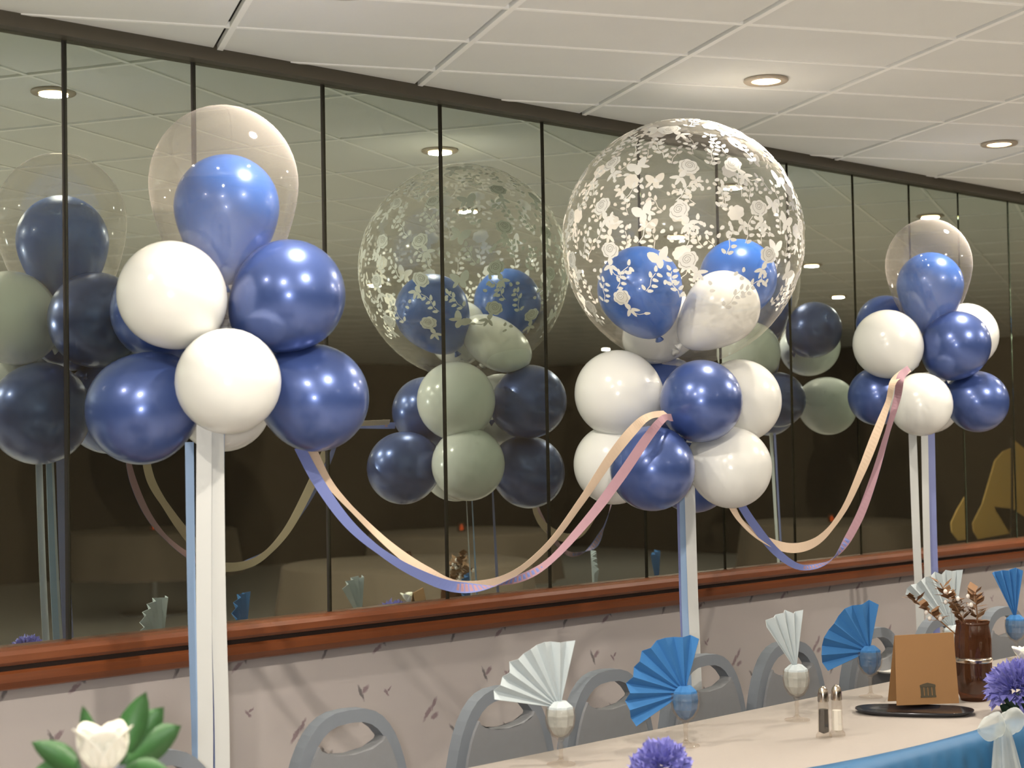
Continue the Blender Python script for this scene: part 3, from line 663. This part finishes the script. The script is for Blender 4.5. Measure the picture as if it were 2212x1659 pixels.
# salt and pepper
def shaker(px, py, fill, label):
    g = atz(px, py, TZ + .001); o = empty('shaker', g); o.scale = (1.05, 1.05, 1.28)
    bm = bmesh.new(); lathe(bm, [(0, 0), (.019, 0), (.019, .006), (.014, .012), (.0125, .060), (.0115, .072), (0, .072)], 8); from_bm('glass_body', bm, 'glass', o)
    bm = bmesh.new(); lathe(bm, [(0, .008), (.012, .012), (.011, .05 if fill == 'salt' else .055), (0, .05 if fill == 'salt' else .055)], 8); from_bm('contents', bm, fill, o)
    bm = bmesh.new(); lathe(bm, [(.0128, .070), (.0128, .084), (.010, .094), (.005, .099), (0, .100)], 14); from_bm('cap', bm, 'chrome', o, smooth=True)
    return tag(o, label, 'shaker')
shaker(1780, 1594, 'pepper', 'glass pepper shaker with metal cap, left of the salt'); shaker(1809, 1590, 'salt', 'glass salt shaker with metal cap, filled white')

# black tray, tan card, amber vase
tp_ = atz(1975, 1541, TZ + .001); rz = view_rz(tp_)
o = empty('serving_tray', tp_, rz)
bm = bmesh.new(); n = 40
def oval(r, z): return [bm.verts.new((.155 * r * math.copysign(abs(math.cos(2 * PI * k / n)) ** .7, math.cos(2 * PI * k / n)), .075 * r * math.copysign(abs(math.sin(2 * PI * k / n)) ** .7, math.sin(2 * PI * k / n)), z)) for k in range(n)]
rs = [oval(.86, 0), oval(1, .012), oval(.97, .013), oval(.84, .004)]
for a, b in zip(rs, rs[1:]):
    for k in range(n): bm.faces.new((a[k], a[(k + 1) % n], b[(k + 1) % n], b[k]))
bm.faces.new(rs[0][::-1]); bm.faces.new(rs[-1]); from_bm('dish', bm, 'tray', o, smooth=True); tag(o, 'shiny black oval tray in front of the tan card', 'tray')
bl = atz(1937, 1524, TZ + .016); br = atz(2072, 1519, TZ + .016)
cz = (bl + br) / 2; o = empty('tent_card', cz, math.atan2(br.y - bl.y, br.x - bl.x)); wd_ = (br - bl).length; hh = .188
bm = bmesh.new(); prism(bm, [Vector((-wd_ / 2, 0, 0)), Vector((wd_ / 2, 0, 0)), Vector((wd_ / 2 + .001, .030, hh)), Vector((-wd_ / 2 + .010, .030, hh - .004))], (0, .0015, 0)); from_bm('front_panel', bm, 'card', o)
bm = bmesh.new(); prism(bm, [Vector((-wd_ / 2, .070, 0)), Vector((wd_ / 2, .070, 0)), Vector((wd_ / 2, .0318, hh)), Vector((-wd_ / 2 + .01, .0318, hh - .004))], (0, .0015, 0)); from_bm('back_panel', bm, 'card', o)
def on_card(x, z): return Vector((x, .030 * z / hh - .0008, z))
emx = .003; bm = bmesh.new()
prism(bm, [on_card(emx - .022, .018), on_card(emx + .022, .018), on_card(emx + .022, .023), on_card(emx - .022, .023)], (0, .0006, 0))
for k in range(4): x = emx - .0165 + .011 * k; prism(bm, [on_card(x - .0042, .023), on_card(x + .0042, .023), on_card(x + .0042, .046), on_card(x - .0042, .046)], (0, .0006, 0))
prism(bm, [on_card(emx - .022, .045), on_card(emx + .022, .045), on_card(emx + .022, .051), on_card(emx + .013, .054), on_card(emx, .057), on_card(emx - .013, .054), on_card(emx - .022, .051)], (0, .0006, 0))
e_ = from_bm('emblem', bm, 'ink', o); e_['label'] = 'small dark printed building emblem'
tag(o, 'tan card standing on the table with a small dark emblem', 'card')

def sprig(parent, base, tip, seed, leaves=16):
    rnd = random.Random(seed); base = Vector(base); tip = Vector(tip); bm = bmesh.new(); tube(bm, [base, base.lerp(tip, .5) + Vector((.004, 0, 0)), tip], .0018, 5)
    for i in range(leaves):
        p = base.lerp(tip, .45 + .58 * i / leaves); a = rnd.uniform(0, 2 * PI); l = rnd.uniform(.022, .042); dv = Vector((math.cos(a), math.sin(a), rnd.uniform(.0, .9))).normalized(); sd = dv.cross(Vector((0, 0, 1))).normalized() * l * .38
        v = [bm.verts.new(q) for q in (p, p + dv * l * .5 + sd, p + dv * l, p + dv * l * .5 - sd)]; bm.faces.new(v)
    o = from_bm('dried_sprig', bm, 'dried', parent)
    for i in range(4):
        a = rnd.uniform(0, 2 * PI); p = base.lerp(tip, rnd.uniform(.5, .95)) + Vector((math.cos(a) * .02, math.sin(a) * .02, 0)); b2 = bmesh.new(); bmesh.ops.create_icosphere(b2, subdivisions=2, radius=.006); from_bm('glass_bead', b2, 'bead', o, p, smooth=True)
vp = atz(2105, 1512, TZ + .001); rz = view_rz(vp); vz = empty('amber_vase', vp, rz); vz.scale = (1, 1, 1.22)
bm = bmesh.new(); lathe(bm, [(0, 0), (.036, 0), (.046, .02), (.050, .06), (.050, .14), (.044, .172), (.047, .180), (.044, .180), (.041, .170), (.046, .138), (.046, .06), (.04, .02), (0, .008)], 32); from_bm('vase_body', bm, 'amber', vz, smooth=True)
bm = bmesh.new(); lathe(bm, [(0, .012), (.036, .018), (.043, .055), (.043, .085), (0, .085)], 24); from_bm('dark_filling', bm, 'hull', vz, smooth=True)
bm = bmesh.new(); lathe(bm, [(.0505, .088), (.0525, .094), (.0505, .100), (.0505, .088)], 32); from_bm('copper_band', bm, 'chrome', vz, smooth=True)
sprig(vz, (-.01, 0, .13), (-.085, .02, .265), 1, 30); sprig(vz, (.01, 0, .13), (.01, .01, .245), 2, 24); sprig(vz, (-.02, 0, .13), (-.175, .03, .235), 3, 24); sprig(vz, (.0, 0, .13), (-.06, 0, .24), 5, 24)
tag(vz, 'amber glass vase of dried brown sprigs behind the tan card', 'vase')
# side plate
pp = atz(1932, 1452, TZ + .001); bm = bmesh.new(); lathe(bm, [(0, 0), (.05, 0), (.075, .010), (.074, .012), (.05, .003), (0, .003)], 32)
tag(from_bm('side_plate', bm, 'china', None, pp, smooth=True), 'white china plate left behind the tan card', 'plate')

# ------------------------------------------------------------------ flowers
def petal_mesh(w, hgt, curl, n=6):
    bm = bmesh.new(); rows = []
    for i in range(n + 1):
        v = i / n; r = []
        for k in range(7):
            u = (k / 6 - .5) * 2; ww = w * math.sin(PI * (.12 + .72 * v)) ** .8; x = u * ww; y = -(curl * v * v) + .45 * w * u * u * (1 - .4 * v); z = hgt * v * (1 - .12 * u * u)
            r.append(bm.verts.new((x, y, z)))
        rows.append(r)
    for a, b in zip(rows, rows[1:]):
        for k in range(6): bm.faces.new((a[k], a[k + 1], b[k + 1], b[k]))
    solid(bm, .0008); return bm
def leaf_mesh(l, w):
    bm = bmesh.new(); rows = []
    for i in range(9):
        v = i / 8; ww = w * math.sin(PI * min(1, v * .97 + .03)) ** .8; rows.append([bm.verts.new((x, .012 * math.sin(PI * v) + .25 * abs(x), l * v)) for x in (-ww, 0, ww)])
    for a, b in zip(rows, rows[1:]):
        for k in range(2): bm.faces.new((a[k], a[k + 1], b[k + 1], b[k]))
    solid(bm, .0006); return bm
RZ = 2.25; rp = atZ(222, 1632, RZ); o = empty('rose', rp, view_rz(rp)); tag(o, 'big white rose with green leaves at lower left, close to the camera', 'flower')
sc_ = RZ / FPX
k = 0
for ring, (n, rad, tilt, ww, hh) in enumerate(((3, .006, .05, .022, .066), (4, .014, .20, .030, .070), (5, .019, .20, .033, .068))):
    bm = petal_mesh(ww, hh, .010 + .004 * ring); me = None
    for i in range(n):
        a = 2 * PI * i / n + ring * .5 + .3
        if me is None: p = from_bm('petal', bm, 'rose', o, smooth=True); me = p.data
        else: p = link('petal', me, None, o)
        p.rotation_mode = 'XYZ'; p.matrix_local = Matrix.Translation((0, 0, -.022)) @ Matrix.Rotation(a, 4, 'Z') @ Matrix.Translation((0, -rad * .6, 0)) @ Matrix.Rotation(tilt, 4, 'X')
for (dx, dy, ang, tl, l, w) in ((.022, .03, 22, .15, .105, .021), (.03, .03, 62, .3, .095, .026), (-.030, .0, -60, .3, .080, .018), (.022, .03, 42, .3, .10, .026), (-.03, .01, -100, .2, .075, .020), (.03, -.01, 110, .2, .075, .020), (-.01, .03, -12, .2, .085, .012)):
    p = from_bm('leaf', leaf_mesh(l, w), 'leaf', o, smooth=True); p.matrix_local = Matrix.Translation((dx, dy, -.018)) @ Matrix.Rotation(math.radians(ang), 4, 'Y') @ Matrix.Rotation(-tl, 4, 'X')
bm = bmesh.new(); tube(bm, [(0, 0, -.02), (.004, 0, -.12), (0, 0, -.26)], .003); from_bm('stem', bm, 'leaf', o)
gx = Vector((rp.x, rp.y, 0)); vz = empty('bud_vase', (gx.x, gx.y, .752)); hz = rp.z - .752
bm = bmesh.new(); lathe(bm, [(0, 0), (.032, 0), (.036, .03), (.018, .10), (.012, hz - .07), (.017, hz - .05), (.014, hz - .05), (.009, hz - .08), (.015, .10), (.030, .03), (0, .006)], 24); from_bm('vase_body', bm, 'glass', vz, smooth=True)
tag(vz, 'slim glass bud vase holding the white rose', 'vase')
def round_table(x, y, label, cloth_m, r=.75, seed=0):
    o = empty('guest_table', (x, y, 0)); bm = bmesh.new(); lathe(bm, [(0, .715), (r - .02, .715), (r - .02, .742), (0, .742)], 36); from_bm('tabletop', bm, 'board', o)
    bm = bmesh.new(); tube(bm, [(0, 0, .02), (0, 0, .714)], .04); from_bm('pedestal', bm, 'steel', o); bm = bmesh.new(); lathe(bm, [(0, 0), (.3, 0), (.3, .02), (.06, .04), (0, .04)], 24); from_bm('foot', bm, 'steel', o)
    tag(o, label, 'table', 'round guest tables'); bm = bmesh.new(); rows = []
    for (rr, z, wv_) in ((.001, .7465, 0), (r * .5, .7465, 0), (r, .7465, 0), (r + .012, .735, .1), (r + .03, .55, .6), (r + .05, .35, 1)):
        rows.append([bm.verts.new(((rr + wv_ * .03 * math.sin(11 * a)) * math.cos(a), (rr + wv_ * .03 * math.sin(11 * a)) * math.sin(a), z)) for a in [2 * PI * k / 66 for k in range(66)]])
    for a, b in zip(rows, rows[1:]):
        for k in range(66): bm.faces.new((a[k], a[(k + 1) % 66], b[(k + 1) % 66], b[k]))
    tag(from_bm('round_tablecloth', bm, cloth_m, None, (x, y, 0), smooth=True), 'cloth on the ' + label, 'tablecloth', 'cloths of the guest tables')
round_table(gx.x - .35, gx.y - .35, 'round guest table under the white rose', 'cloth', .62)
def carnation(p, r, label, sd=0):
    rnd = random.Random(sd); o = empty('carnation', p); bm = bmesh.new()
    for i in range(70):
        z = 1 - 1.35 * (i + .5) / 70; ph = i * 2.4; q = math.sqrt(max(0, 1 - z * z)); dv = Vector((q * math.cos(ph), q * math.sin(ph), z)); t1 = dv.orthogonal().normalized(); t2 = dv.cross(t1); an = rnd.uniform(0, 6); s1 = t1 * math.cos(an) + t2 * math.sin(an); s2 = dv.cross(s1)
        row = []; 
        for kk in range(8):
            u = (kk / 7 - .5) * 2; rr = r * (.88 + .16 * (kk % 2) + rnd.uniform(-.06, .06)); row.append(bm.verts.new(dv * rr + s1 * u * r * .42 + s2 * r * .07 * (1 if kk % 2 else -1)))
        c0 = bm.verts.new(dv * r * .35)
        for kk in range(7): bm.faces.new((c0, row[kk], row[kk + 1]))
    from_bm('bloom', bm, 'carn', o); bm = bmesh.new(); lathe(bm, [(0, -r * 1.15), (r * .2, -r * 1.1), (r * .32, -r * .5), (r * .5, -r * .2), (0, -r * .1)], 12); from_bm('calyx', bm, 'leafd', o, smooth=True)
    return tag(o, label, 'flower', 'violet carnations')
p = atZ(1428, 1664, 3.25); carnation(p, .062, 'violet blue carnation at the bottom edge in front of the head table', 1)
cpos = p
p2 = atZ(2196, 1492, 4.30); carnation(p2, .080, 'violet blue carnation at the right edge above the tulle bow', 2)
for k, (dx, dz, ang) in enumerate(((.01, -.07, -60), (-.03, -.06, 80), (.05, -.06, -100))):
    q = p2 + RT * dx + UP * dz - FW * .03
    b = from_bm('leaf', leaf_mesh(.07, .02), 'leafd', None, q, smooth=True); b.rotation_euler = (0, math.radians(ang), view_rz(q)); tag(b, ('dark green leaf under the right-edge carnation, pointing right', 'dark green leaf under the right-edge carnation, pointing left', 'dark green leaf at the lower side of the right-edge carnation')[k], 'leaf', 'leaves of the corsage')
p3 = atZ(2214, 1412, 4.36); o = empty('white_bloom', p3, view_rz(p3)); tag(o, 'white flower cut by the right edge above the violet carnation', 'flower')
for ring, (n, rad, tilt, ww, hh) in enumerate(((3, .004, .1, .016, .04), (5, .012, .4, .022, .044))):
    bm = petal_mesh(ww, hh, .01); me = None
    for i in range(n):
        a = 2 * PI * i / n + ring * .4
        if me is None: q = from_bm('petal', bm, 'rose', o, smooth=True); me = q.data
        else: q = link('petal', me, None, o)
        q.matrix_local = Matrix.Translation((0, 0, -.02)) @ Matrix.Rotation(a, 4, 'Z') @ Matrix.Translation((0, -rad, 0)) @ Matrix.Rotation(tilt, 4, 'X')
bm = bmesh.new(); tube(bm, [(0, 0, -.02), (.0, .0, p2.z - p3.z - .05)], .003); from_bm('stem', bm, 'leafd', o)

# ------------------------------------------------------------------ things of the room that only the mirror shows
def vpt(px, py, y): q = aty(px, py, y); return Vector((q.x, -q.y, q.z))      # where a thing seen in the mirror really stands
YS = 1.7
def sail_poly(pts): return [vpt(x, y, YS) for x, y in pts]
base = vpt(2150, 1170, YS); o = empty('yellow_shapes', (base.x, base.y, .75)); B0 = Vector((base.x, base.y, .75))  # sailboat form stands in for yellow shapes of unknown nature
def sailpart(name, pts, m='sail', dy=0):
    P = [q - B0 for q in sail_poly(pts)]; bm = bmesh.new(); prism(bm, [q + Vector((0, dy, 0)) for q in P], (0, .006, 0)); bmesh.ops.triangulate(bm, faces=[f for f in bm.faces if len(f.verts) > 4]); return from_bm(name, bm, m, o)
sailpart('sail', [(2084, 1073), (2086, 1166), (2070, 1168), (2056, 1150), (2054, 1130), (2068, 1100)])
sailpart('sail', [(2182, 968), (2182, 1098), (2146, 1094), (2150, 1104), (2182, 1142), (2180, 1152), (2112, 1164), (2102, 1148), (2100, 1130), (2120, 1090), (2135, 1040), (2148, 995), (2165, 975)])
sailpart('sail', [(2190, 950), (2190, 1100), (2212, 1115), (2235, 1110), (2235, 1010), (2215, 970)])
sailpart('hull', [(2050, 1172), (2240, 1158), (2240, 1195), (2220, 1215), (2070, 1225)], 'hull', .004)
sailpart('mast', [(2184, 945), (2188, 945), (2188, 1170), (2184, 1170)], 'hull', -.004)
tag(o, 'unidentified yellow shapes seen in the mirror at right, built as a model sailboat', 'model boat')
o = empty('console_table', (base.x, base.y, 0)); tag(o, 'dark console table under the yellow shapes', 'table')
bm = bmesh.new(); box(bm, -.5, .5, -.2, .2, .70, .745); from_bm('tabletop', bm, 'hull', o)
for sx in (-.45, .45):
    for sy in (-.15, .15): bm = bmesh.new(); tube(bm, [(sx, sy, 0), (sx, sy, .70)], .02); from_bm('leg', bm, 'hull', o)
GT = [(6.4, -4.2, 'nearest'), (8.8, -6.4, 'middle'), (11.4, -4.6, 'right hand'), (7.6, -9.2, 'far')]
for (x, y, nm) in GT:
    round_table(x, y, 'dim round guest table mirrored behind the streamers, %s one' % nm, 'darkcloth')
    o = empty('candle_lamp', (x, y, .748)); bm = bmesh.new(); lathe(bm, [(0, 0), (.03, 0), (.035, .03), (.03, .07), (.028, .07), (.032, .03), (.026, .004), (0, .004)], 16); from_bm('glass_cup', bm, 'amber', o, smooth=True)
    bm = bmesh.new(); lathe(bm, [(0, .006), (.012, .01), (.014, .03), (.006, .05), (0, .058)], 10); from_bm('flame', bm, 'flame', o, smooth=True); tag(o, 'small candle lamp on the %s dim guest table' % nm, 'candle', 'candle lamps')
